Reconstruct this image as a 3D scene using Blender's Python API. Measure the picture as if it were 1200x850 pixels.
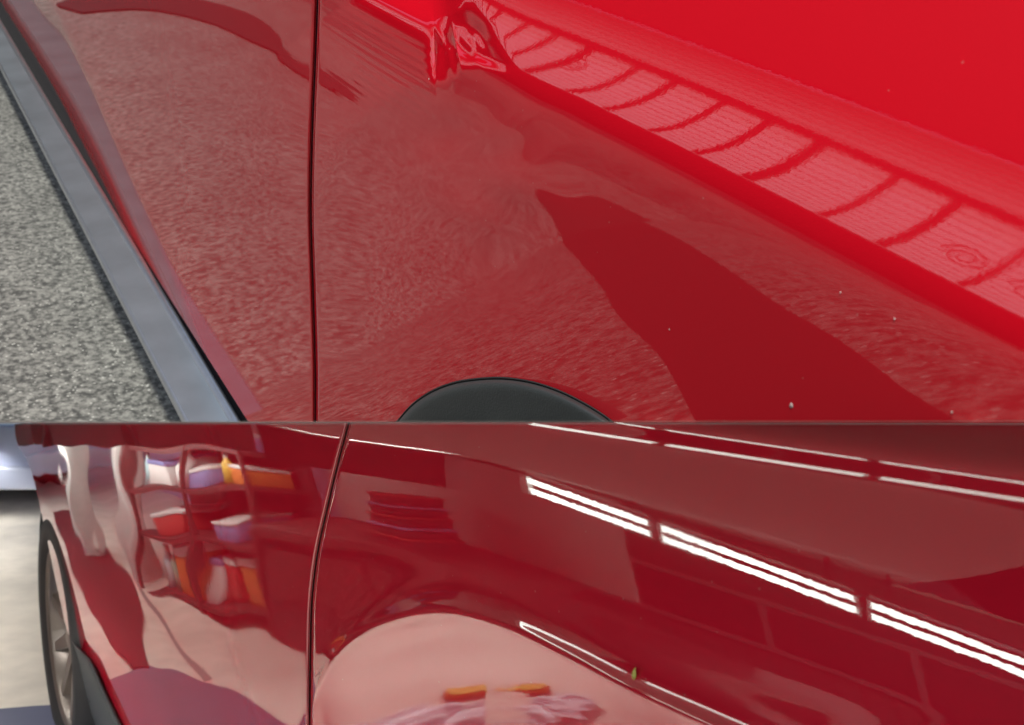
import bpy, bmesh, math, random
import numpy as np
random.seed(4); np.random.seed(4)
for o in list(bpy.data.objects): bpy.data.objects.remove(o)
scene=bpy.context.scene; col=scene.collection
# ---------------------------------------------------------------- camera, sky, sun, exposure
CAM=np.array([0.0,0.0,1.30])
cam_d=bpy.data.cameras.new('camera'); cam=bpy.data.objects.new('camera',cam_d); col.objects.link(cam); scene.camera=cam
cam.location=CAM.tolist(); cam.rotation_euler=(math.radians(90),0,0)
cam_d.sensor_width=36; cam_d.lens=36*1100/1200; cam_d.shift_y=70/1200.; cam_d.clip_start=.02; cam_d.clip_end=500
cam_d.dof.use_dof=True; cam_d.dof.focus_distance=.85; cam_d.dof.aperture_fstop=12
SUN=np.array([-.06,-.60,.79]); SUN=SUN/np.linalg.norm(SUN)
w=bpy.data.worlds.new('World'); scene.world=w; w.use_nodes=True
sky=w.node_tree.nodes.new('ShaderNodeTexSky'); sky.sky_type='NISHITA'; sky.sun_disc=False
sky.sun_elevation=math.asin(SUN[2]); sky.sun_rotation=math.atan2(SUN[0],SUN[1])
sky.dust_density=2.0
bg=w.node_tree.nodes['Background']; w.node_tree.links.new(sky.outputs[0],bg.inputs['Color']); bg.inputs['Strength'].default_value=.12
sun_d=bpy.data.lights.new('sun','SUN'); sun=bpy.data.objects.new('sun',sun_d); col.objects.link(sun)
sun_d.energy=3.0; sun_d.angle=math.radians(4); sun_d.color=(1,.95,.88)
from mathutils import Vector
sun.rotation_euler=Vector(SUN.tolist()).to_track_quat('Z','Y').to_euler(); sun.location=(0,-3,6)
scene.view_settings.view_transform='Standard'; scene.view_settings.look='None'; scene.view_settings.exposure=0.25; scene.view_settings.gamma=1
# layout constants
DECK_Y=.22; TRIM_W=.062; TUBE_E=9.0; FILL_E=32.0; ARCH_FILL_E=220.0
HO=3.6; HT0=.85; PL=-.35; HT1=4.5; HK=.8; HB=.17; RT=1.74; RO=-.2
TX=-1.8; TZ=-.205; TUBES=[(1.28,.94),(.905,.43),(.395,0.0),(-.035,-.45)]
#CORE-BEGIN
F=1100.0; PX=600.0; PY=495.0
def ray(x,y):
    x=np.asarray(x,float); y=np.asarray(y,float)
    return np.stack([(x-PX)/F,np.ones_like(x),(PY-y)/F],-1)
def nz(v):
    v=np.asarray(v,float); return v/np.linalg.norm(v,axis=-1,keepdims=True)
class Frame:
    def __init__(f,L,U,px,Y):
        f.L=nz(L); f.U=nz(U); n=np.cross(f.L,f.U); f.N=n if n[1]<0 else -n
        f.c=float(f.N@(ray(*px)*Y))
    def P(f,s,t,o):
        s,t,o=np.broadcast_arrays(np.asarray(s,float),t,o)
        return s[...,None]*f.L+t[...,None]*f.U+(f.c+o)[...,None]*f.N
    def st(f,x,y,o=0.0):
        r=ray(x,y); q=r*((f.c+o)/(r@f.N))[...,None]; return q@f.L,q@f.U
    def hit(f,x,y,o):
        r=ray(x,y); return r*((f.c+o)/(r@f.N))[...,None]
    def loc(f,p): return p@f.L,p@f.U,p@f.N-f.c
A=Frame([-816,1100,834],[230,-1100,(187680+F*F)/834.],(600,300),.75)   # upper car
B=Frame([-737,1100,123],[0,-123,1100],(800,650),.8*.62)               # lower car
def sp(x,w): # softplus
    z=np.clip(x/w,-40,40); return w*np.log1p(np.exp(z))
def sig(x,w): return 1/(1+np.exp(-np.clip(x/w,-40,40)))
def ga(x,y,cx,cy,rx,ry,a=0.0):
    ca,sa=math.cos(a),math.sin(a); dx=x-cx; dy=y-cy
    return np.exp(-((dx*ca+dy*sa)/rx)**2-((-dx*sa+dy*ca)/ry)**2)
def pyramid(x,y,c,poly):          # faceted hollow: 1 at c, 0 outside the polygon
    v=sorted([(math.atan2(py-c[1],px-c[0]),px-c[0],py-c[1]) for px,py in poly]); n=len(v)
    dx=x-c[0]; dy=y-c[1]; r=np.hypot(dx,dy)+1e-6; an=np.arctan2(dy,dx); best=np.zeros(np.shape(x))+1.0
    for i in range(n):
        a0,ax,ay=v[i]; a1,bx,by=v[(i+1)%n]; ex,ey=bx-ax,by-ay
        m=((an>=a0)&(an<a1)) if a1>a0 else ((an>=a0)|(an<a1))
        den=(dx*ey-dy*ex)/r; den=np.where(np.abs(den)<1e-9,1e-9,den)
        best=np.where(m,(ax*ey-ay*ex)/den,best)
    q=np.clip(1-r/best,-1,1); return sp(q-.05,.03)
def soft_pyramid(x,y,c,poly,e):
    return sum(pyramid(x+e*a,y+e*b,c,poly) for a,b in ((0,0),(1,0),(-1,0),(0,1),(0,-1),(.7,.7),(-.7,.7),(.7,-.7),(-.7,-.7)))/9.
def interp(v,pts):
    p=np.array(pts,float); return np.interp(v,p[:,0],p[:,1])
def sinterp(v,pts,cache={}):
    k=id(pts)
    if k not in cache: cache[k]=smooth_curve(pts,2000)
    return np.interp(v,cache[k][:,0],cache[k][:,1])
def smooth_curve(pts,n=200):
    p=np.array(pts,float); d=np.r_[0,np.cumsum(np.linalg.norm(np.diff(p,axis=0),axis=1))]
    u=np.linspace(0,d[-1],n); m=np.gradient(p,d,axis=0)
    k=np.clip(np.searchsorted(d,u,side='right')-1,0,len(d)-2); h=(d[k+1]-d[k])[:,None]; x=((u-d[k])[:,None])/h
    return (2*x**3-3*x**2+1)*p[k]+(x**3-2*x**2+x)*h*m[k]+(-2*x**3+3*x**2)*p[k+1]+(x**3-x**2)*h*m[k+1]
TG=-1.25       # upper ground height in frame A
TG2=-1.18      # lower ground height in frame B
TC=-.168       # crease height, upper car
GAP_A=[(-200,378),(-60,374),(60,370),(160,366),(250,364.5),(340,367),(430,369.5),(510,369.5)]
TUCK=[(.5,-1.24),(1.0,-1.1),(1.54,-.95),(1.82,-.867),(2.27,-.75),(2.57,-.665),(2.9,-.60),(3.4,-.56),(4.2,-.55),(9.0,-.55)]
# ---- upper car body offsets (metres outward)
def o_upper(s,t,x,y):
    k=sig(1.0-s,.05)                                            # only the quarter panel has the rounded shoulder band
    kl=sig(s-.715,.012)
    o=-0.32*sp(t-TC,.007)-.75*np.maximum(t-TC-.004,0)**2-.025*k*sp(t+.204,.010)-.40*kl*sp(t+.163,.003)
    tk=sinterp(s,TUCK)
    o=o-.13*sp(tk-t,.008)                                       # tuck-under toward the sill
    o=o+.010*np.sin((t+.45)*5.0)*sig(s-.9,.2)                   # gentle belly of the door
    r=np.hypot(s-.50,t+.50)
    o=o+.003*sig(.36-r,.03)*sig(TC-.02-t,.02)*sig(s-.5,.05)     # swelling over the wheel arch
    # dent
    f=lambda a,cx,cy,rx,ry,g=0.0: a*ga(x,y,cx,cy,rx,ry,g)
    o=o-.0075*soft_pyramid(x,y,(529,52),[(503,30),(522,14),(550,6),(578,28),(604,84),(568,78),(545,80),(520,100),(503,98),(500,66)],4.5)   # pushed-in, creased hollow
    o=o-.0024*soft_pyramid(x,y,(548,30),[(532,30),(540,0),(556,-8),(572,24),(582,52),(560,62),(540,52)],3.0)
    o=o-.0022*np.exp(-np.abs(x-509-(y-50)*.03)/4.5)*np.exp(-((y-62)/30.)**2)              # sharp fold
    o=o+.0022*np.exp(-np.abs(x-534-(y-50)*.20)/4.0)*np.exp(-((y-52)/22.)**2)              # raised pleat
    o=o-.0012*np.exp(-np.abs(x-522+(y-45)*.35)/3.0)*np.exp(-((y-48)/16.)**2)
    for cx,cy,dx_,am,ww in ((514,40,.5,.0006,3.8),(520,66,-.3,-.0007,4.4),(528,74,.15,.0006,4.4),(552,58,.55,.0006,5.4),(566,48,.5,-.0006,5.4)):
        o=o+am*np.exp(-((x-cx-(y-cy)*dx_)/ww)**2)*np.exp(-((y-cy)/17.)**2)
    o=o+f(.0009,590,225,40,60,.4)+f(-.0008,540,165,60,30,.3)+f(-.0006,590,300,40,50,-.5)
    o=o+.0005*np.sin((x-620)/21.+np.sin(y/26.)*1.6)*np.sin(y/33.+1)*ga(x,y,580,190,80,90)
    o=o+.00005*np.sin((t+.163)/.0075*6.283+2*np.sin(s*9))*sig(x-385,12)*sig(505-x,5)*sig(TC-.004-t,.004)*sig(t+.26,.02)   # drawn-out ripples left of the dent
    rr=np.hypot(x-540,y-262); o=o-6e-5*sp(rr-170,3)*sig(525-x,8)*sig(310-y,25)*sig(x-345,20)
    return o
# ---- lower car
TC2=-.056
LIP=[(340,960),(362,840),(376,795),(395,765),(428,737),(470,720),(520,714),(580,728),(660,765),(740,808),(830,850),(960,910)]
LIPD=None
def lipd(x,y):
    global LIPD
    if LIPD is None: LIPD=smooth_curve(LIP,1500)
    xs=LIPD[:,0]; return np.interp(x,xs,LIPD[:,1])-y
def o_lower(s,t,x,y):
    o=-.22*sp(t-TC2,.003)-.35*sp(t-TC2-.028,.003)
    q=np.clip(t+.20,0,None); o=o-(.0*q+.55*q*q)*sig(1.05-s,.08)-.20*(.55-np.minimum(s,.55))*(t+.13)
    lip=lipd(x,y)                                               # px below the arch lip (positive under it)
    w=sig(.90-s,.02)
    o=o+w*(.0050*np.exp(-sp(lip,3.0)/15.)-.00019*sp(-lip,5.0)-5e-7*np.clip(-lip,0,150)**2)
    o=o+.0026*np.exp(-((t-TC2)/.009)**2)+.0030*np.exp(-((t-TC2-.033)/.006)**2)
    o=o-.10*sp(-.62-t,.06)
    dz=sig(s-1.0,.06); o=o+dz*(.0005*np.sin(t*22+s*5.0)+.00016*np.sin(t*47-s*9.0+1)+.00010*np.sin(s*26+t*11))
    return o
def panel_points(fr,x,y,of):
    s,t=fr.st(x,y); o=of(s,t,x,y); return fr.hit(x,y,o)
def normals(fr,x,y,of,e=.4):
    p=panel_points(fr,x,y,of); dx=panel_points(fr,x+e,y,of)-panel_points(fr,x-e,y,of); dy=panel_points(fr,x,y+e,of)-panel_points(fr,x,y-e,of)
    n=nz(np.cross(dx,dy)); v=nz(ray(x,y)); sgn=np.sign((n*v).sum(-1,keepdims=True)); n=-n*sgn
    r=v-2*(v*n).sum(-1,keepdims=True)*n; return p,n,r
#CORE-END
# ---------------------------------------------------------------- helpers
def link(o): col.objects.link(o); return o
def W(p): return np.asarray(p,float)+CAM
def mesh_obj(name,verts,faces,mat,parent=None,smooth=True):
    me=bpy.data.meshes.new(name); v=W(verts)
    me.from_pydata(v.reshape(-1,3).tolist(),[],faces); me.update()
    if smooth: me.polygons.foreach_set('use_smooth',[True]*len(me.polygons))
    o=bpy.data.objects.new(name,me); link(o)
    if mat: me.materials.append(mat)
    if parent: o.parent=parent; o.matrix_parent_inverse=parent.matrix_world.inverted()
    return o
def grid_faces(n,m,flip=False):
    i=np.arange(n-1)[:,None]*m+np.arange(m-1)[None,:]
    f=np.stack([i,i+1,i+m+1,i+m],-1).reshape(-1,4)
    if flip: f=f[:,::-1]
    return f.tolist()
def grid_obj(name,P,mat,parent=None,flip=False,smooth=True):
    return mesh_obj(name,P.reshape(-1,3),grid_faces(P.shape[0],P.shape[1],flip),mat,parent,smooth)
def empty(name,p):
    e=bpy.data.objects.new(name,None); link(e); e.location=W(p); e.empty_display_size=.05
    bpy.context.view_layer.update(); return e
def tag(o,label=None,cat=None,group=None,kind=None):
    for k,v in (('label',label),('category',cat),('group',group),('kind',kind)):
        if v: o[k]=v
    return o
def box_pts(fr,s0,s1,t0,t1,o0,o1):
    return np.array([fr.P(s,t,o) for s in (s0,s1) for t in (t0,t1) for o in (o0,o1)])
BF=[(0,1,3,2),(4,6,7,5),(0,4,5,1),(2,3,7,6),(0,2,6,4),(1,5,7,3)]
class World:                                   # plain axes relative to the camera
    def P(f,s,t,o):
        s,t,o=np.broadcast_arrays(np.asarray(s,float),t,o); return np.stack([s,t,o],-1)
WF=World()
def box(name,fr,s0,s1,t0,t1,o0,o1,mat,parent=None,bev=0.0):
    o=mesh_obj(name,box_pts(fr,s0,s1,t0,t1,o0,o1),BF,mat,parent,False)
    bm=bmesh.new(); bm.from_mesh(o.data); bmesh.ops.recalc_face_normals(bm,faces=bm.faces)
    if bev: bmesh.ops.bevel(bm,geom=bm.edges[:],offset=bev,segments=2,affect='EDGES',profile=.6)
    bm.to_mesh(o.data); bm.free()
    if bev: o.data.polygons.foreach_set('use_smooth',[True]*len(o.data.polygons))
    return o
def tube(name,a,b,r,mat,parent=None,n=16,caps=True):
    a=np.asarray(a,float); b=np.asarray(b,float); d=nz(b-a); u=nz(np.cross(d,[.3,.2,.9])); w=np.cross(d,u)
    th=np.arange(n)*2*math.pi/n; ring=r*(np.cos(th)[:,None]*u+np.sin(th)[:,None]*w)
    v=np.concatenate([a+ring,b+ring]); f=[(i,(i+1)%n,n+(i+1)%n,n+i) for i in range(n)]
    if caps: f+=[tuple(range(n))[::-1],tuple(range(n,2*n))]
    return mesh_obj(name,v,f,mat,parent,True)
def lathe(name,c,axis,prof,mat,parent=None,n=64):     # prof: (radius, along axis)
    axis=nz(axis); u=nz(np.cross(axis,[.1,.2,.97])); w=np.cross(axis,u); th=np.linspace(0,2*math.pi,n+1)
    pr=np.array(prof,float)
    P=np.array([[c+r*(math.cos(a)*u+math.sin(a)*w)+h*axis for a in th] for r,h in pr])
    return grid_obj(name,P,mat,parent)
def cut_below(o,z=0.0,keep_above=True):
    bm=bmesh.new(); bm.from_mesh(o.data)
    bmesh.ops.bisect_plane(bm,geom=bm.verts[:]+bm.edges[:]+bm.faces[:],plane_co=(0,0,CAM[2]+z),plane_no=(0,0,-1 if keep_above else 1),clear_outer=True)
    bm.to_mesh(o.data); bm.free()
# ---------------------------------------------------------------- materials
def new_mat(name):
    m=bpy.data.materials.new(name); m.use_nodes=True; nt=m.node_tree; b=nt.nodes['Principled BSDF']; return m,nt,b
def simple(name,c,rough=.5,metal=0.0,coat=0.0,var=.12,scale=40.,bump=.0,bscale=200.):
    m,nt,b=new_mat(name); b.inputs['Roughness'].default_value=rough; b.inputs['Metallic'].default_value=metal
    b.inputs['Coat Weight'].default_value=coat
    tc=nt.nodes.new('ShaderNodeTexCoord'); n=nt.nodes.new('ShaderNodeTexNoise'); n.inputs['Scale'].default_value=scale; n.inputs['Detail'].default_value=6
    nt.links.new(tc.outputs['Object'],n.inputs['Vector'])
    r=nt.nodes.new('ShaderNodeMix'); r.data_type='RGBA'; r.inputs['A'].default_value=(*[x*(1-var) for x in c],1); r.inputs['B'].default_value=(*[min(1,x*(1+var)) for x in c],1)
    nt.links.new(n.outputs['Fac'],r.inputs['Factor']); nt.links.new(r.outputs['Result'],b.inputs['Base Color'])
    if bump:
        n2=nt.nodes.new('ShaderNodeTexNoise'); n2.inputs['Scale'].default_value=bscale; n2.inputs['Detail'].default_value=4
        nt.links.new(tc.outputs['Object'],n2.inputs['Vector'])
        bp=nt.nodes.new('ShaderNodeBump'); bp.inputs['Strength'].default_value=bump; bp.inputs['Distance'].default_value=.002
        nt.links.new(n2.outputs['Fac'],bp.inputs['Height']); nt.links.new(bp.outputs['Normal'],b.inputs['Normal'])
    return m
def paint(name,c,ior=1.95,peel=.008,pscale=320):
    m,nt,b=new_mat(name); b.inputs['Base Color'].default_value=(*c,1); b.inputs['Roughness'].default_value=.45
    b.inputs['Specular IOR Level'].default_value=.0
    b.inputs['Coat Weight'].default_value=1; b.inputs['Coat Roughness'].default_value=.012; b.inputs['Coat IOR'].default_value=ior
    tc=nt.nodes.new('ShaderNodeTexCoord'); n=nt.nodes.new('ShaderNodeTexNoise'); n.inputs['Scale'].default_value=pscale; n.inputs['Detail'].default_value=2
    nt.links.new(tc.outputs['Object'],n.inputs['Vector'])
    bp=nt.nodes.new('ShaderNodeBump'); bp.inputs['Strength'].default_value=peel; bp.inputs['Distance'].default_value=.001
    nt.links.new(n.outputs['Fac'],bp.inputs['Height']); nt.links.new(bp.outputs['Normal'],b.inputs['Coat Normal'])
    f=nt.nodes.new('ShaderNodeTexNoise'); f.inputs['Scale'].default_value=2500; nt.links.new(tc.outputs['Object'],f.inputs['Vector'])
    mx=nt.nodes.new('ShaderNodeMix'); mx.data_type='RGBA'; mx.inputs['A'].default_value=(*[x*.9 for x in c],1); mx.inputs['B'].default_value=(*[x*1.1 for x in c],1)
    nt.links.new(f.outputs['Fac'],mx.inputs['Factor'])
    N=nt.nodes.new; l=nt.links.new                                  # sparse dust specks and faint smears
    v=N('ShaderNodeTexVoronoi'); v.inputs['Scale'].default_value=230; l(tc.outputs['Object'],v.inputs['Vector'])
    lt=N('ShaderNodeMath'); lt.operation='LESS_THAN'; lt.inputs[1].default_value=.16; l(v.outputs['Distance'],lt.inputs[0])
    se=N('ShaderNodeSeparateColor'); l(v.outputs['Color'],se.inputs['Color']); gt=N('ShaderNodeMath'); gt.operation='GREATER_THAN'; gt.inputs[1].default_value=.985; l(se.outputs['Green'],gt.inputs[0])
    mu=N('ShaderNodeMath'); mu.operation='MULTIPLY'; l(lt.outputs[0],mu.inputs[0]); l(gt.outputs[0],mu.inputs[1])
    m2=N('ShaderNodeMath'); m2.operation='MULTIPLY'; m2.inputs[1].default_value=.2; l(mu.outputs[0],m2.inputs[0])
    md=N('ShaderNodeMix'); md.data_type='RGBA'; l(m2.outputs[0],md.inputs['Factor']); l(mx.outputs['Result'],md.inputs['A']); md.inputs['B'].default_value=(.45,.36,.33,1)
    l(md.outputs['Result'],b.inputs['Base Color'])
    n5=N('ShaderNodeTexNoise'); n5.inputs['Scale'].default_value=7; n5.inputs['Detail'].default_value=5; l(tc.outputs['Object'],n5.inputs['Vector'])
    mr=N('ShaderNodeMapRange'); mr.inputs['From Min'].default_value=.45; mr.inputs['From Max'].default_value=.75; mr.inputs['To Min'].default_value=.008; mr.inputs['To Max'].default_value=.045; l(n5.outputs['Fac'],mr.inputs['Value']); l(mr.outputs['Result'],b.inputs['Coat Roughness'])
    return m
def asphalt(name,lo,hi,stone):
    m,nt,b=new_mat(name); b.inputs['Roughness'].default_value=.85
    tc=nt.nodes.new('ShaderNodeTexCoord'); N=nt.nodes.new; l=nt.links.new
    v=N('ShaderNodeTexVoronoi'); v.inputs['Scale'].default_value=85; v.inputs['Randomness'].default_value=1; l(tc.outputs['Object'],v.inputs['Vector'])
    n=N('ShaderNodeTexNoise'); n.inputs['Scale'].default_value=62; n.inputs['Detail'].default_value=6; n.inputs['Roughness'].default_value=.65; l(tc.outputs['Object'],n.inputs['Vector'])
    n3=N('ShaderNodeTexNoise'); n3.inputs['Scale'].default_value=3.0; n3.inputs['Detail'].default_value=4; l(tc.outputs['Object'],n3.inputs['Vector'])
    cr=N('ShaderNodeValToRGB'); e=cr.color_ramp.elements; e[0].position=.36; e[0].color=(*lo,1); e[1].position=.66; e[1].color=(*hi,1); e[0].position=.40; e[1].position=.62; l(n.outputs['Fac'],cr.inputs['Fac'])
    c2=N('ShaderNodeValToRGB'); e=c2.color_ramp.elements; e[0].position=.12; e[0].color=(1,1,1,1); e[1].position=.3; e[1].color=(0,0,0,1); l(v.outputs['Distance'],c2.inputs['Fac'])
    sep=N('ShaderNodeSeparateColor'); l(v.outputs['Color'],sep.inputs['Color'])
    g=N('ShaderNodeMath'); g.operation='GREATER_THAN'; g.inputs[1].default_value=.55; l(sep.outputs['Red'],g.inputs[0])
    mu=N('ShaderNodeMath'); mu.operation='MULTIPLY'; l(g.outputs[0],mu.inputs[0]); l(c2.outputs['Color'],mu.inputs[1])
    mx=N('ShaderNodeMix'); mx.data_type='RGBA'; l(mu.outputs[0],mx.inputs['Factor']); l(cr.outputs['Color'],mx.inputs['A']); mx.inputs['B'].default_value=(*stone,1)
    mm=N('ShaderNodeMix'); mm.data_type='RGBA'; mm.blend_type='MULTIPLY'; mm.inputs['Factor'].default_value=.5; l(mx.outputs['Result'],mm.inputs['A']); l(n3.outputs['Fac'],mm.inputs['B'])
    l(mm.outputs['Result'],b.inputs['Base Color'])
    bp=N('ShaderNodeBump'); bp.inputs['Strength'].default_value=.9; bp.inputs['Distance'].default_value=.006
    l(n.outputs['Fac'],bp.inputs['Height']); l(bp.outputs['Normal'],b.inputs['Normal'])
    return m
def emit(name,c,st):
    m=bpy.data.materials.new(name); m.use_nodes=True; nt=m.node_tree; nt.nodes.clear()
    e=nt.nodes.new('ShaderNodeEmission'); e.inputs['Color'].default_value=(*c,1); e.inputs['Strength'].default_value=st
    o=nt.nodes.new('ShaderNodeOutputMaterial'); nt.links.new(e.outputs[0],o.inputs['Surface']); return m
M={}
M['red']=paint('red_paint',(.58,.004,.014))
M['red2']=paint('deep_red_paint',(.38,.006,.020),peel=.010,pscale=150)
M['seam']=simple('dark_seam',(.06,.004,.006),.6)
M['black']=simple('black_rubber',(.012,.012,.013),.7,bump=.2)
M['plastic']=simple('black_textured_plastic',(.030,.036,.037),.5,bump=.25,bscale=500)
M['trim']=simple('satin_grey_metal',(.36,.43,.47),.36,metal=.8,var=.3,scale=9,bump=.08,bscale=300)
M['trim_edge']=simple('bright_trim_edge',(.62,.66,.70),.28,metal=.9)
M['asphalt']=asphalt('grey_asphalt',(.07,.072,.066),(.34,.345,.31),(.62,.63,.57))
M['concrete']=simple('pale_concrete',(.76,.70,.62),.8,var=.26,scale=8,bump=.3,bscale=60)
M['floor_shade']=simple('blue_grey_shadow_paint',(.10,.11,.19),.6,var=.12,scale=6)  # colour of the shade painted on the concrete
M['ceil']=simple('grey_ceiling_board',(.24,.23,.22),.8)
M['wall2']=simple('dull_workshop_wall',(.30,.27,.26),.8,var=.1,scale=3)
M['siding']=simple('white_siding',(.80,.80,.84),.6,var=.05)
M['dark']=simple('dark_brown_blocker',(.010,.007,.006),.9); M['dark'].node_tree.nodes['Principled BSDF'].inputs['Specular IOR Level'].default_value=.05
M['rail']=simple('dark_railing_paint',(.03,.02,.018),.6)
M['tyre']=simple('tyre_rubber',(.02,.02,.02),.7)
M['rim']=simple('warm_grey_alloy',(.20,.17,.15),.35,metal=.6)
M['tube']=emit('fluorescent_tube',(.88,1.0,.91),TUBE_E)
M['fill_tube']=emit('fill_fluorescent_tube',(1.0,.97,.90),FILL_E)  # glow of the added hooded fill lights
M['housing']=simple('white_enamel',(.75,.75,.73),.4)
# ---------------------------------------------------------------- upper level ground
gs,go=np.meshgrid(np.linspace(1.2,14,60),np.linspace(-1.2,3.75,30),indexing='ij')
g=grid_obj('asphalt_slope',A.P(gs,TG,go),M['asphalt'],flip=True); cut_below(g,-.00005); tag(g,kind='structure')
# flat deck that carries on from the slope toward the viewer, seen exactly edge-on
def zline(o): # s on the ground where Z=0
    return (-TG*A.U[2]*-1-(A.c+o)*A.N[2])/A.L[2]*1.0 if False else -(TG*A.U[2]+(A.c+o)*A.N[2])/A.L[2]
far=[A.P(zline(o),TG,o)[:2]+np.array([0,.03]) for o in np.linspace(-1.0,3.75,8)]
front=[(3.2,DECK_Y),(-5.2,DECK_Y)]
far=[p for p in far]
far.sort(key=lambda p:-p[0])
def sheet(name,poly,z,mat,up=True):
    v=[(p[0],p[1],z) for p in poly]; f=list(range(len(v)))
    o=mesh_obj(name,v,[f],mat,None,False); bm=bmesh.new(); bm.from_mesh(o.data)
    bmesh.ops.recalc_face_normals(bm,faces=bm.faces)
    bmesh.ops.triangulate(bm,faces=bm.faces[:]); bm.to_mesh(o.data); bm.free(); return o
tag(sheet('asphalt_deck',[(3.2,.2),(3.2,far[0][1])]+far+[(-5.2,far[-1][1]),(-5.2,.26),(-.1,.28),(.12,.27),(.14,.2)],-.00005,M['asphalt']),kind='structure')
tag(sheet('workshop_ceiling',[(3.2,.2),(3.2,5.0),(-5.2,5.0),(-5.2,.26),(-.1,.28),(.12,.27),(.14,.2)],-.00016,M['ceil']),kind='structure')
up_=smooth_curve([(.30,.395),(.2,.44),(.13,.47),(.02,.51),(-.22,.61),(-.66,.78),(-1.92,1.27),(-2.98,1.70)],40)  # strip added and outlined to mirror as a dark wedge in the paint
lo_=smooth_curve([(-2.36,1.80),(-1.57,1.41),(-.77,1.02),(-.34,.82),(-.11,.70),(.02,.64),(.11,.60),(.24,.53)],40)
v=[(p[0],p[1],-.00002) for p in np.concatenate([up_,lo_])]; n1=len(v)
tp=smooth_curve([(2.40,1.54),(2.51,1.57),(2.68,1.69),(2.78,1.78),(2.98,2.02),(3.0,2.11),(2.80,2.14),(2.58,2.14)],40)
v+=[tuple(A.P(a,TG+.004,o)) for a,o in tp]
so=mesh_obj('dark_reflection_strip',np.array(v),[list(range(n1)),list(range(n1,len(v)))],M['black'],None,False)
bm=bmesh.new(); bm.from_mesh(so.data); bmesh.ops.triangulate(bm,faces=bm.faces[:]); bm.to_mesh(so.data); bm.free()
tag(so,'added black strip on the asphalt, shaped to mirror dark in the dented car','floor strip')
mp=np.concatenate([smooth_curve([(6.10,.36),(6.32,.60),(6.28,.89),(5.99,1.26),(5.45,1.56),(5.0,1.62),(4.72,1.54)],30),smooth_curve([(4.64,1.48),(4.76,1.41),(5.02,1.25),(5.5,1.05),(5.80,.78),(5.84,.45)],30)]); nm=len(mp)  # flat shape added to mirror as a dark arc in the door
mo=mesh_obj('dark_reflection_arc',np.array([A.P(a,TG+.012,b) for a,b in mp]+[A.P(a,TG+.001,b) for a,b in mp]),[list(range(nm)),list(range(2*nm-1,nm-1,-1))]+[(i,(i+1)%nm,nm+(i+1)%nm,nm+i) for i in range(nm)],M['black'],None,False)
bm=bmesh.new(); bm.from_mesh(mo.data); bmesh.ops.triangulate(bm,faces=bm.faces[:]); bm.to_mesh(mo.data); bm.free()
tag(mo,'added curved black mat on the asphalt slope, mirrored as a dark arc in the door','mat')
# ---------------------------------------------------------------- upper (damaged) car
carA=empty('damaged_car',A.P(1.0,-1.1,-.3))
tag(carA,'bright red car with a creased dent in its quarter panel above the wheel arch','car')
def rows(ymin,ymax,dense=None):
    y=np.linspace(ymin,ymax,int((ymax-ymin)/3)+1)
    if dense: y=np.unique(np.concatenate([y[(y<dense[0])|(y>dense[1])],np.linspace(dense[0],dense[1],int((dense[1]-dense[0])/1.3))]))
    return y
def panel(name,fr,of,ys,xl,xr,n,mat,parent,roll=(0,0),xfrac=None):
    u=np.linspace(0,1,n) if xfrac is None else xfrac
    X=xl(ys)[:,None]*(1-u)+xr(ys)[:,None]*u; Y=np.repeat(ys[:,None],len(u),1)
    s,t=fr.st(X,Y); o=of(s,t,X,Y)
    if roll[0]: o=o-roll[0]*np.exp(-((X-xl(ys)[:,None])/1.6)**2)
    if roll[1]: o=o-roll[1]*np.exp(-((xr(ys)[:,None]-X)/1.6)**2)
    return grid_obj(name,fr.hit(X,Y,o),mat,parent)
gapA=lambda y: sinterp(y,GAP_A)
def edge_frac(n,left=True,right=True):
    u=np.linspace(0,1,n); e=np.array([.0004,.0009,.0015,.0022,.003,.0045,.006])
    return np.unique(np.concatenate([u]+([e] if left else [])+([1-e] if right else [])))
yA=rows(-75,495)
doorline=lambda y: np.maximum(interp(y,[(-75,-58),(42,11),(250,136),(493,290),(500,294)]),-22)
uD=1-(1-np.linspace(0,1,190))**1.0
panel('rear_door',A,o_upper,yA,doorline,lambda y:gapA(y)-1.0,190,M['red'],carA,(.0,.004),xfrac=edge_frac(190,False,True))
xq=np.unique(np.concatenate([np.linspace(0,1,260),np.linspace(.05,.32,210),np.array([.0004,.0009,.0015,.0022,.003,.0045])]))
panel('quarter_panel',A,o_upper,rows(-75,495,(-20,135)),lambda y:gapA(y)+1.0,lambda y:1300+0*y,0,M['red'],carA,(.004,0),xfrac=xq)
# recessed joint between the two panels
ys=np.linspace(-75,495,120); X=gapA(ys)[:,None]+np.array([-5,-2,0,2,5])[None]; Y=np.repeat(ys[:,None],5,1)
s,t=A.st(X,Y); grid_obj('panel_joint',A.hit(X,Y,o_upper(s,t,X,Y)-.006),M['seam'],carA)
# sill step: bright inner lip, broad satin top, outer edge
def sweep(name,prof,s0,s1,mat,parent,n=40,smooth=True):
    ss=np.linspace(s0,s1,n); pr=np.array(prof); P=A.P(ss[:,None],pr[None,:,1],pr[None,:,0])
    o=grid_obj(name,P,mat,parent,smooth=smooth); cut_below(o,.0002); return o
st=empty('tmp',(0,0,0)); bpy.data.objects.remove(st)
WT=TRIM_W
sill=sweep('sill_step',[(-.002,-1.003),(.008,-1.0045),(WT*.5,-1.008),(WT,-1.012)],1.2,7,M['trim'],carA,smooth=False)
sweep('step_inner_edge',[(-.028,-1.03),(-.020,-1.0),(-.016,-.997),(-.008,-.997),(-.002,-1.003)],1.2,7,M['trim_edge'],sill)
sweep('step_outer_edge',[(WT,-1.012),(WT+.005,-1.014),(WT+.007,-1.02),(WT+.006,-1.03)],1.2,7,M['trim_edge'],sill)
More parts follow.
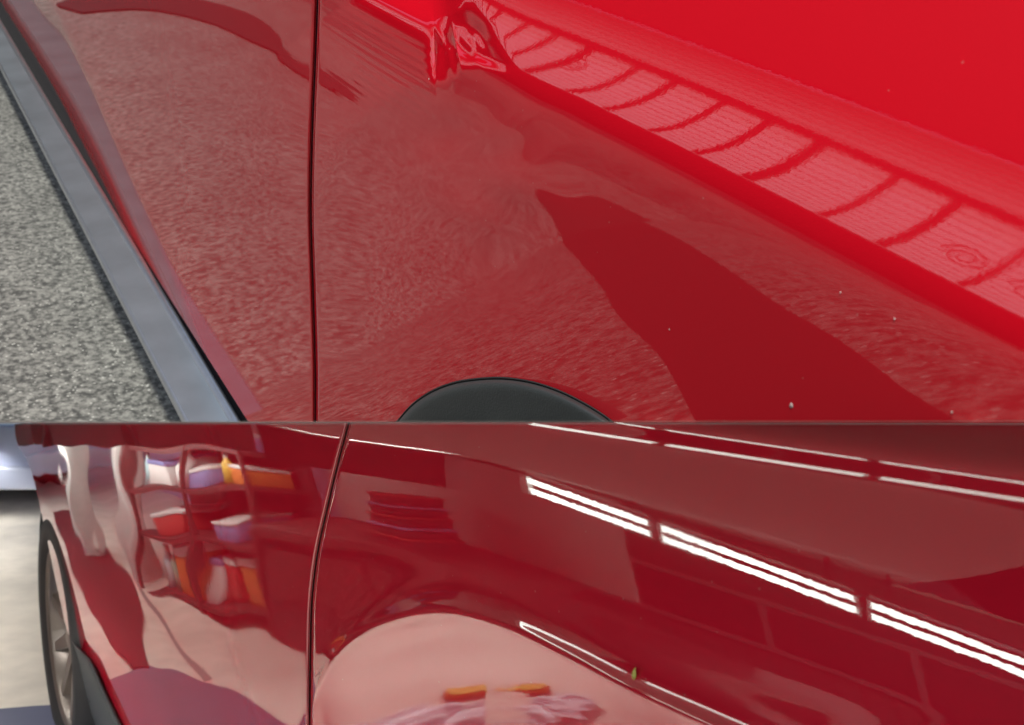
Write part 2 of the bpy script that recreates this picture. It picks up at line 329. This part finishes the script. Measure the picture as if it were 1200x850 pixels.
sweep('step_skirt',[(WT+.006,-1.03),(WT-.01,-1.06),(.0,-1.09),(-.1,-1.10)],1.2,7,M['black'],sill)
sweep('door_seal',[(-.028,-1.03),(-.045,-1.00),(-.047,-.97),(-.065,-.93)],1.2,7,M['black'],carA)
# black wheel-arch cladding
ARCH=[(452,512),(466,494),(482,476),(503,461),(530,450),(560,445),(590,444),(620,448),(650,457),(680,471),(705,486),(724,500)]
arc=smooth_curve(ARCH,90); xs=arc[:,0]; ya=arc[:,1]
v=np.linspace(0,1,24)**1.6
Yc=np.minimum(ya,495)[:,None]*(1-v)+495.*v; Xc=np.repeat(xs[:,None],24,1)
s,t=A.st(Xc,Yc); dd=(Yc-ya[:,None])
oc=o_upper(s,t,Xc,Yc)+.014*(1-np.exp(-np.clip(dd,0,None)/3.0))-.002
grid_obj('wheel_arch_cladding',A.hit(Xc,Yc,oc),M['plastic'],carA)
ya2=ya-2.2; Xl=np.stack([xs,xs,xs],1); Yl=np.minimum(np.stack([ya2,ya-.6,ya+1.5],1),495); s,t=A.st(Xl,Yl)
grid_obj('arch_joint',A.hit(Xl,Yl,o_upper(s,t,Xl,Yl)+np.array([.0004,.003,.0006])),M['black'],carA)
# chips in the paint
def chip(x,y,r,mat,name='paint_chip',h=.002):
    s0,t0=A.st(np.array(float(x)),np.array(float(y))); th=np.linspace(0,2*math.pi,13)[:-1]; k=r*.001
    pts=[];
    for q,hh in ((1,.0002),(.7,h*.7),(.0,h)):
        for i,a in enumerate(th):
            ss=s0+q*k*math.cos(a)*(1+.25*math.sin(3*a+x)); tt=t0+q*k*math.sin(a)*1.3; pts.append((ss,tt,hh))
    pts=np.array(pts); o=np.array([o_upper(a,b,np.array(float(x)),np.array(float(y))) for a,b in pts[:,:2]])+pts[:,2]
    P=A.P(pts[:,0],pts[:,1],o); f=[(j*12+i,j*12+(i+1)%12,(j+1)*12+(i+1)%12,(j+1)*12+i) for j in range(2) for i in range(12)]
    mesh_obj(name,P,f,mat,carA)
M['chip']=simple('bare_primer_chip',(.62,.45,.42),.6)
for x,y,r in ((928,475,1.3),(786,386,.45),(506,93,.9),(1048,374,.5),(1116,483,.5),(985,343,.4)): chip(x,y,r,M['chip'],h=.0006)
# ---------------------------------------------------------------- house that the shoulder mirrors
def slope(s0,s1,t0,t1,th,name,mat,parent,push=0.0):   # board on the leaning face; o grows with t
    f=lambda t: HO+(t-HT0)*HK
    d=nz(np.array([HK,-1.0]))*-1     # outward (toward car, up)
    P=[]
    for s in (s0,s1):
        for t in (t0,t1):
            for q in (0,th):
                P.append(A.P(s,t+q*.7,f(t)+push-q*.7))
    o=mesh_obj(name,np.array(P),BF,mat,parent,False); bm=bmesh.new(); bm.from_mesh(o.data); bmesh.ops.recalc_face_normals(bm,faces=bm.faces); bm.to_mesh(o.data); bm.free(); return o
house=empty('boarded_house',A.P(5,TG,HO+1)); tag(house,'white boarded gable slope with a dark base standing across from the dented car','house')
n=int((HT1-HT0)/HB)
for i in range(11): M['w%d'%i]=simple('fade_board_%d'%i,tuple(.8*(1-(i+1)/12.)**1.6+.01 for _ in range(3)),.7)  # upper boards step darker; the reflection's fade is put into their colour
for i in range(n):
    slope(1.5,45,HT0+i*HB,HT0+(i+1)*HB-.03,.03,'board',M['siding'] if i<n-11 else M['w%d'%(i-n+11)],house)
slope(1.5,45,HT0-.02,HT1+.02,.02,'backing',M['dark'],house,.06)
box('plinth',A,1.5,45,PL,HT0-.03,HO+.02,HO+.3,M['dark'],house); cut_below(house.children[-1],.002)
slope(1.5,45,HT1+.03,HT1+30,.05,'upper_cladding',M['dark'],house)
bs,bt=np.meshgrid(np.linspace(-1,45,40),np.linspace(0,1,6),indexing='ij')
bk_=grid_obj('reflection_bank',A.P(bs,TG+.002+bt*(PL-TG),2.5+bt*(HO+.06-2.5)),M['asphalt'],flip=True); cut_below(bk_,.002); tag(bk_,kind='structure')  # bank added to catch the sun and mirror like asphalt
blocker=empty('sky_blocker',A.P(13,TG,1)); tag(blocker,'added dark boarded barn closing the far end of the asphalt slope','blocker')  # unseen, added so the dented panel mirrors dark instead of sky
for i in range(18): box('blocker_plank',A,13,13.06,TG-.05,8,-1.5+.28*i,-1.5+.28*i+.265,M['dark'],blocker)
box('blocker_backing',A,13.07,13.2,TG-.05,8,-1.5,3.5,M['dark'],blocker)
rl=empty('balcony_railing',A.P(5,HT0,HO-.3)); tag(rl,'dark railing with slim posts in front of the white boards','railing')
box('top_rail',A,1.5,45,RT-.028,RT+.028,HO-.30+RO,HO-.26+RO,M['rail'],rl)
sp_=1.54; k=0
while sp_<16:
    wd=(.04,.03,.045,.035,.07)[k%5]; box('post',A,sp_,sp_+wd,HT0-.1,RT-.028,HO-.295+RO,HO-.265+RO,M['rail'],rl)
    sp_+=(.36,.40,.34,.46,.38)[k%5]; k+=1
for cs,ct in ((1.72,1.22),(2.06,1.26),(5.0,1.42)):           # wrought scrolls between the posts
    P=[]
    for a in np.linspace(0,4.2*math.pi,60):
        r_=.14-.0088*a; c0=A.P(cs+r_*math.cos(a)*.8,ct+r_*math.sin(a)*1.1,HO-.28+RO); e1=math.cos(a)*A.L+math.sin(a)*A.U
        P.append([c0+.008*(math.cos(q)*e1+math.sin(q)*A.N) for q in np.linspace(0,2*math.pi,7)])
    grid_obj('scroll',np.array(P),M['rail'],rl)
# ---------------------------------------------------------------- lower (repaired) car
carB=empty('repaired_car',B.P(2.0,TG2+.1,-.4))
tag(carB,'deep red car with a smooth glossy quarter panel and door in a workshop','car')
GAP_B=[(495,409),(540,397),(590,385),(650,372),(700,366),(760,364),(850,363),(960,364)]
gapB=lambda y: sinterp(y,GAP_B)
yB=np.concatenate([np.linspace(495.05,505,10),rows(507,940)])
BODYL_PTS=[(495,17),(515,19),(545,34),(604,49),(651,59),(702,70),(761,85),(808,97),(850,112),(940,150)]
bodyL=lambda y: sinterp(y,BODYL_PTS)
BODYL2_PTS=[(495,17),(515,19),(545,34),(604,49),(651,59),(702,70),(750,84),(775,106),(812,124),(850,142),(940,190)]
bodyL2=lambda y: sinterp(y,BODYL2_PTS)
uu=np.unique(np.concatenate([np.linspace(0,1,200),1-np.array([.0004,.0009,.0015,.0025,.004])]))
panel('door_side',B,o_lower,yB,bodyL2,lambda y:gapB(y)-1.1,0,M['red2'],carB,(.0,.003),xfrac=uu)
uu=np.unique(np.concatenate([np.linspace(0,1,380),np.array([.0004,.0009,.0015,.0025,.004])]))
yq=np.unique(np.concatenate([np.linspace(495.05,940,300)]))
panel('quarter_panel',B,o_lower,yq,lambda y:gapB(y)+1.1,lambda y:1300+0*y,0,M['red2'],carB,(.003,0),xfrac=uu)
ys=np.linspace(495.05,940,100); X=gapB(ys)[:,None]+np.array([-4,-1,0,1,4])[None]; Y=np.repeat(ys[:,None],5,1)
s,t=B.st(X,Y); grid_obj('panel_joint',B.hit(X,Y,o_lower(s,t,X,Y)-.005),M['seam'],carB)
# rocker cladding
ys=np.linspace(752,940,50); a=bodyL(ys); b_=bodyL2(ys)+2; v=np.linspace(0,1,8)
X=a[:,None]*(1-v)+b_[:,None]*v; Y=np.repeat(ys[:,None],8,1); s,t=B.st(X,Y)
grid_obj('rocker_cladding',B.hit(X,Y,o_lower(s,t,X,Y)+.02*np.sin(v*math.pi)[None]**.5-.001),M['plastic'],carB)
# front wheel
sc,tc_=B.st(np.array(65.),np.array(748.)); wc=B.P(sc,tc_,-.075); RW=.355
wheel=lathe('wheel',wc,B.N,[(RW*.70,.055),(RW*.78,.075),(RW*.93,.075),(RW*.985,.05),(RW,.0),(RW,-.10),(RW*.93,-.14),(RW*.6,-.14)],M['tyre'],carB)
rim=lathe('rim',wc,B.N,[(RW*.72,.06),(RW*.70,.066),(RW*.67,.055),(RW*.65,.0),(RW*.6,-.10)],M['rim'],wheel)
lathe('brake_disc',wc,B.N,[(RW*.6,-.09),(.02,-.09)],M['black'],wheel)
lathe('hub',wc,B.N,[(.075,.0),(.07,.035),(.03,.045),(.0001,.045)],M['rim'],wheel,24)
u_=nz(np.cross(B.N,[.1,.2,.97])); w_=np.cross(B.N,u_)
for k in range(10):
    a=k*math.pi/5+.2; d=math.cos(a)*u_+math.sin(a)*w_; e=-math.sin(a)*u_+math.cos(a)*w_
    P=[]
    for q,hw,h in ((.05,.022,.03),(RW*.69,.013,.052)):
        for sg in (-1,1):
            for dz in (0,-.03): P.append(wc+q*d+sg*hw*e+(h+dz)*B.N)
    o=mesh_obj('spoke',np.array(P),BF,M['rim'],wheel,False)
# dark wheel well
th=np.linspace(-.35,math.pi+.1,40)
P=np.array([[B.P(sc+.42*math.cos(a),tc_+.42*math.sin(a),o) for o in (-.015,-.35)] for a in th]); grid_obj('wheel_well',P,M['black'],carB)
P=np.array([[B.P(sc-.42+.8*i,tc_-.2+.62*j,-.36) for i in (0,1)] for j in (0,1)]); grid_obj('well_liner',P,M['black'],carB)
# small dry leaf on the quarter panel
lf=[];
s0,t0=B.st(np.array(751.),np.array(788.)); o0=float(o_lower(s0,t0,np.array(751.),np.array(788.)))
prof=[(-.0045,.0003),(-.003,.0012),(-.001,.0017),(.001,.0016),(.003,.0009),(.0045,.0002)]
P=np.array([[B.P(s0-.0015*(q/.0045)+w*g,t0+q,o0+.0012+.0006*abs(g)+.0006*math.sin(q*400)) for g in (-1,0,1)] for q,w in prof])
M['leaf']=simple('dry_yellow_green_leaf',(.30,.30,.05),.6)
lo=grid_obj('leaf',P,M['leaf']); tag(lo,'tiny yellow-green leaf stuck on the red quarter panel above the arch lip','leaf')
sm=lo.modifiers.new('thick','SOLIDIFY'); sm.thickness=.0003
# ---------------------------------------------------------------- workshop floor and room
gx=[(-9,-3),(4,-3),(4,14),(-9,14)]
def floorz(x,y): return (TG2-B.U[1]*y-B.U[0]*x)/B.U[2]
def floor_poly(name,poly,dz,mat):
    v=[(x,y,floorz(x,y)+dz) for x,y in poly]; o=mesh_obj(name,v,[list(range(len(v)))],mat,None,False)
    bm=bmesh.new(); bm.from_mesh(o.data); bmesh.ops.recalc_face_normals(bm,faces=bm.faces)
    for f in bm.faces:
        if f.normal.z<0: f.normal_flip()
    bm.to_mesh(o.data); bm.free(); return tag(o,kind='structure')
floor_poly('concrete_floor',gx,0,M['concrete'])
floor_poly('painted_shadow',[(-1.46,1.95),(-1.58,2.1),(-1.73,2.52),(-1.72,2.80),(-1.45,2.86),(-1.30,2.88),(-.2,2.9),(-.2,1.95)],.004,M['floor_shade'])  # shadow on the concrete, painted as a blue-grey patch
floor_poly('floor_joint',[(-2.56,3.62),(-2.53,3.63),(-1.735,2.55),(-1.76,2.54)],.004,M['wall2'])
floor_poly('yard_apron',[(-60,-30),(40,-30),(40,-3.01),(-60,-3.01)],-.02,M['asphalt'])
M['prop']=simple('dark_maroon_prop',(.10,.015,.02),.85,bump=.3,bscale=150)  # added floor strip that mirrors as a red streak in the door
rp=np.concatenate([smooth_curve([(-3.5,5.2),(-2.84,4.42),(-2.28,3.76),(-1.9,3.22),(-1.63,2.82)],20),smooth_curve([(-1.69,2.78),(-2.05,3.11),(-2.48,3.60),(-2.95,4.27),(-3.62,5.1)],20)])
v=[(x,y,float(floorz(x,y))+.010) for x,y in rp]+[(x,y,float(floorz(x,y))+.001) for x,y in rp]; n_=len(rp)
ro=mesh_obj('streak_prop',np.array(v),[(i,i+1,n_-2-i,n_-1-i) for i in range(19)]+[(i,(i+1)%n_,n_+(i+1)%n_,n_+i) for i in range(n_)],M['prop'],None,False)
tag(ro,'added narrow maroon floor runner lying along the concrete beside the repaired door','prop')
# workshop back wall and side wall
wl=box('workshop_wall',WF,-4.5,-4.3,-5.0,2.9,-2.2,-.01,M['wall2']); tag(wl,'dull grey workshop wall facing the repaired car','wall')
bm_=empty('wall_duct',(-4.2,.5,-.5)); tag(bm_,'dark metal duct run along the grey workshop wall','duct')
M['duct']=simple('dark_duct_metal',(.05,.045,.05),.5)
box('duct_body',WF,-4.29,-4.05,-5,2.9,-.82,-.45,M['duct'],bm_,.02)
M['ductedge']=simple('pale_duct_edge',(.35,.30,.30),.5)
box('duct_flange',WF,-4.05,-4.02,-5,2.9,-.47,-.43,M['ductedge'],bm_)
box('duct_flange',WF,-4.05,-4.02,-5,2.9,-.84,-.80,M['ductedge'],bm_)
for y in (2.3,1.6,.9,.2,-.5): box('duct_joint',WF,-4.05,-4.03,y,y+.04,-.80,-.47,M['ductedge'],bm_)
for i in range(42): box('plank',WF,-4.298,-4.275,-2.98+.14*i,-2.98+.14*i+.128,-2.1,-.90,M['wall2'],wl)
# fluorescent fixtures; the hooded ones are added fill, shielded from the paint
def fixture(p0,p1,label,group,r=.012,gap=.0205,hood=False,mat=None,both=False):
    p0=np.array(p0,float); p1=np.array(p1,float); e=empty('fluorescent_light',(p0+p1)/2); tag(e,label,'light',group)
    d=nz(p1-p0); up=np.array([0,0,1.]); sd=nz(np.cross(d,up)); sd=sd if sd[0]<0 else -sd      # sd points away from the car
    for sg in (-1,1):
        tube('tube',p0+sg*gap*up,p1+sg*gap*up,r,mat or M['fill_tube' if hood else 'tube'],e)
    for q in (p0-d*.012,p1+d*.012):
        P=np.array([q+a*d*.012+b*sd*(.055 if hood else .02)+c*up*(.055 if hood else .04) for a in (-1,1) for b in (-1,1) for c in (-1,1)]); mesh_obj('end_cap',P,BF,M['duct' if hood else 'housing'],e,False)
    if hood: P=np.array([(p0 if a<0 else p1)+b*sd*.004-sd*.045+c*up*.055 for a in (-1,1) for b in (-1,1) for c in (-1,1)])
    else: P=np.array([(p0 if a<0 else p1)+b*sd*.012+up*.052+c*up*.006 for a in (-1,1) for b in (-1,1) for c in (-1,1)])
    mesh_obj('reflector',P,BF,M['duct'] if hood else M['housing'],e,False)
    if both: mesh_obj('reflector',P+sd*.09,BF,M['duct'],e,False)
    for q in (.12,.88):
        c0=p0*(1-q)+p1*q; z1=-.004
        if z1-c0[2]-.058>.01: tube('hanger_rod',c0+up*.058,np.array([c0[0],c0[1],z1]),.006,M['duct'],e,8)
for i,(y0,y1) in enumerate(TUBES): fixture((TX,y0,TZ+.115*y0),(TX,y1,TZ+.115*y1),('bare twin tube light of the sloping row, next to the work bench','second bare twin tube light of the sloping row counted from the work bench','third bare twin tube light of the sloping row counted from the work bench','last bare twin tube light of the sloping row, farthest from the work bench')[i],'twin tube workshop lights')
# shelving line opposite the repaired door
SP0=np.array([-2.02,2.2,0.]); SDIR=nz(np.array([-.58,1.7,0.])); SN=np.array([SDIR[1],-SDIR[0],0.])
class ShelfF:
    def P(f,s,t,o):
        s,t,o=np.broadcast_arrays(np.asarray(s,float),t,o); q=SP0+s[...,None]*SDIR+o[...,None]*SN
        q=q.copy(); q[...,2]=t; return q
SF=ShelfF()
def fz(u): q=SP0+u*SDIR; return float(floorz(q[0],q[1]))
HL=iter(('added hooded fill light above the bench end of the storage shelf','added hooded fill light above the door frame end of the storage shelf','added hooded fill light just beyond the white door frame','added hooded fill light closest to the pale blue van'))
for u0,u1 in ((.05,.75),(.85,1.5),(1.9,2.7),(3.0,3.8)):  # unseen lights added to brighten the concrete
    a=SF.P(u0,-.075,.2-.1*max(0,u0-1)); b_=SF.P(u1,-.075,.2-.1*max(0,u0-1)); fixture(a,b_,next(HL),'added fill lights over the shelving',r=.016,hood=True)
fixture((-1.32,1.32,-.062),(-1.38,1.80,-.062),'added hooded fill light brightening the open floor beside the arch','added fill lights',r=.016,hood=True,mat=emit('arch_fill_tube',(1.0,.97,.92),ARCH_FILL_E),both=True)  # unseen light added to brighten the floor mirrored under the arch lip
M['shelf']=simple('dark_red_brown_shelf',(.09,.03,.03),.6); M['shelfback']=simple('dark_back_panel',(.05,.03,.035),.7)
sh=empty('storage_shelf',SF.P(.9,fz(.9),-.1)); tag(sh,'dark storage shelf holding boxes and bottles across from the repaired door','shelf')
box('back_panel',SF,.45,1.42,fz(.9)+.02,-.03,-.36,-.33,M['shelfback'],sh)
for z in (-.80,-.56,-.34,-.16): box('shelf_board',SF,.45,1.42,z-.02,z,-.33,-.02,M['shelf'],sh)
for u in (.45,.92,1.40): box('upright',SF,u,u+.02,fz(u),-.03,-.04,-.015,M['shelf'],sh)
cols={'orange':(.75,.22,.05),'white':(.8,.8,.78),'yellow':(.75,.5,.08),'green':(.25,.55,.42),'blue':(.2,.25,.5),'red':(.6,.06,.05),'teal':(.45,.75,.78)}
for k,c in cols.items(): M['i_'+k]=simple('item_'+k,c,.45)
def item_box(u,z,w,h,c,label):
    e=empty('storage_box',SF.P(u,z,-.15)); tag(e,label,'box')
    box('body',SF,u,u+w,z+.001,z+h*.82,-.28,-.05,M['i_'+c],e,.004); box('lid',SF,u-.004,u+w+.004,z+h*.82+.0005,z+h,-.284,-.046,M['i_'+('white' if c!='white' else 'blue')],e,.003)
def item_bottle(u,z,r,h,c,label,cap='white'):
    e=empty('bottle',SF.P(u,z,-.1)); tag(e,label,'bottle'); c0=SF.P(u,z,-.09)
    lathe('body',c0,(0,0,1),[(.0005,.001),(r,.001),(r,h*.62),(r*.4,h*.8),(r*.36,h*.86)],M['i_'+c],e,24); lathe('cap',c0,(0,0,1),[(r*.42,h*.84),(r*.42,h),(.0005,h)],M['i_'+cap],e,16)
item_box(.50,-.34,.14,.10,'orange','small orange box with white lid on the upper shelf')
item_bottle(.72,-.34,.035,.15,'yellow','short yellow bottle beside the small orange box on the upper shelf')
item_box(.80,-.34,.10,.08,'blue','small blue box with white lid on the upper shelf')
item_bottle(1.02,-.34,.045,.16,'white','white bottle standing alone on the upper shelf')
item_box(1.12,-.34,.16,.12,'white','white box with blue lid on the upper shelf')
item_bottle(1.34,-.34,.03,.16,'teal','slim teal bottle at the end of the upper shelf')
item_box(.52,-.16,.16,.09,'blue','flat blue box on the top shelf'); item_box(.98,-.16,.22,.08,'red','wide red box on the top shelf')
item_bottle(1.30,-.16,.04,.12,'green','small green bottle on the top shelf')
item_box(.50,-.80,.13,.19,'orange','tall orange box on the bottom shelf'); item_box(.68,-.80,.11,.17,'red','tall red box on the bottom shelf')
item_box(.83,-.80,.08,.15,'white','narrow white box on the bottom shelf')
item_box(.96,-.80,.16,.20,'orange','broad orange box on the bottom shelf'); item_bottle(1.19,-.80,.04,.20,'green','tall green bottle on the bottom shelf')
item_bottle(1.29,-.80,.038,.19,'teal','tall teal bottle with white cap on the bottom shelf')
item_box(.6,-.56,.2,.08,'blue','low blue box on the middle shelf'); item_box(1.05,-.56,.18,.10,'red','low red box on the middle shelf')
# bench and pale panel at the near end of the shelving
bn=empty('work_bench',SF.P(.1,fz(.1),-.1)); tag(bn,'dark work bench standing at the end of the storage shelf','bench')
box('bench_cabinet',SF,-.75,.42,fz(-.3)+.01,-.52,-.40,-.01,M['shelfback'],bn); box('bench_top',SF,-.78,.43,-.52,-.48,-.42,.02,M['shelf'],bn,.004)
for i in range(4): box('drawer',SF,-.72+.28*i,-.47+.28*i,-.72,-.56,-.008,.006,M['shelf'],bn)
pn=box('wall_panel',SF,-1.0,.44,-.478,-.012,-.46,-.43,M['wall2']); tag(pn,'pale grey wall panel above the dark work bench','wall panel')
TL=('widest dark tray at the foot of the stack on the work bench','dark tray resting on the widest tray of the stack','middle dark tray of the stack on the work bench','dark tray just under the small top tray of the stack','small dark tray on top of the stack')
for k in range(5):
    e=empty('parts_tray',SF.P(-.3,-.48+k*.05,-.15)); tag(e,TL[k],'tray'); wk=.20-.027*k
    box('tray_body',SF,-.30-wk/2,-.30+wk/2,-.479+k*.05,-.444+k*.05,-.30,-.04,M['shelfback'],e,.004); box('tray_rim',SF,-.305-wk/2,-.295+wk/2,-.4435+k*.05,-.432+k*.05,-.31,-.03,M['i_blue' if k%2 else 'i_red'],e,.002)
# bright doorway beyond the shelf
dw=empty('door_frame',SF.P(1.75,fz(1.75),-.2)); tag(dw,'white painted door frame beside the storage shelf','door frame')
for u in (1.48,2.02): box('jamb',SF,u,u+.05,fz(u)-.05,-.012,-.12,-.02,M['housing'],dw,.004)
ow=box('yard_wall',SF,1.2,3.4,fz(2.5)-.3,-.012,-1.25,-1.15,simple('lilac_blue_plaster',(.30,.31,.48),.8)); tag(ow,'lilac blue plaster wall outside the white door frame','wall')
# rag and sponge on the floor by the repaired wheel arch
q0=np.array([-.79,1.42]); n=28; gx_,gy_=np.meshgrid(np.linspace(-1,1,n),np.linspace(-1,1,n),indexing='ij')
rx=q0[0]+.05*gx_*(1+.12*np.sin(5*gy_)); ry=q0[1]+.055*gy_*(1+.15*np.cos(4*gx_+1))
hz=.012+.012*np.sin(6*gx_+2*np.sin(3*gy_))*np.cos(5*gy_)+.008*np.sin(11*gx_+3*gy_)
P=np.stack([rx,ry,(TG2-B.U[1]*ry)/B.U[2]+.012+np.clip(hz,0,None)],-1)
M['rag']=simple('white_blue_cloth',(.88,.92,.97),.9,var=.04)
rg=grid_obj('cleaning_rag',P,M['rag']); tag(rg,'crumpled white cleaning rag dropped on the concrete beside the arch','rag'); sm=rg.modifiers.new('thick','SOLIDIFY'); sm.thickness=.003
zq=float(floorz(-.885,1.495))
e=empty('sponge',(-.885,1.495,zq)); tag(e,'small orange sponge lying next to the white rag','sponge')
box('foam',WF,-.898,-.872,1.475,1.515,zq+.004,zq+.02,M['i_orange'],e,.004); box('scour_pad',WF,-.898,-.872,1.475,1.515,zq+.0205,zq+.025,M['i_yellow'],e,.0015)
# low cabinet added to darken what the repaired panel mirrors
cb=empty('reflection_cabinet',(-2.9,.4,-1.2)); tag(cb,'added long low dark cabinet with pale edges, darkening the repaired panel reflection','cabinet')
box('reflection_cabinet_body',WF,-3.2,-2.85,-2.2,2.0,-1.45,-.86,M['shelfback'],cb); box('reflection_cabinet_top',WF,-3.22,-2.83,-2.22,2.02,-.86,-.83,M['ductedge'],cb,.004)
for i in range(9): box('drawer',WF,-2.848,-2.835,-2.1+.46*i,-1.68+.46*i,-1.12,-.90,M['shelf'],cb)
# parked van seen past the front wheel
vn=empty('parked_van',(-3.0,5.6,-.6)); tag(vn,'pale blue van parked on the concrete beyond the front wheel','van')
M['van']=paint('pale_blue_paint',(.60,.66,.86))
zf=float(floorz(-3.0,5.6))
box('van_body',WF,-4.6,-2.35,5.6,7.6,zf+.2,-.012,M['van'],vn,.03); box('bumper',WF,-4.62,-2.33,5.55,5.62,zf+.16,zf+.3,M['van'],vn,.02)
for x in (-4.35,-2.6):
    c0=np.array([x,6.2,zf+.27]); lathe('wheel',c0,(1,0,0),[(.02,.08),(.2,.09),(.29,.08),(.31,.0),(.29,-.08),(.02,-.08)],M['tyre'],vn,32)
    box('lamp',WF,x-.06,x+.06,5.585,5.598,zf+.36,zf+.48,M['housing'],vn,.006)
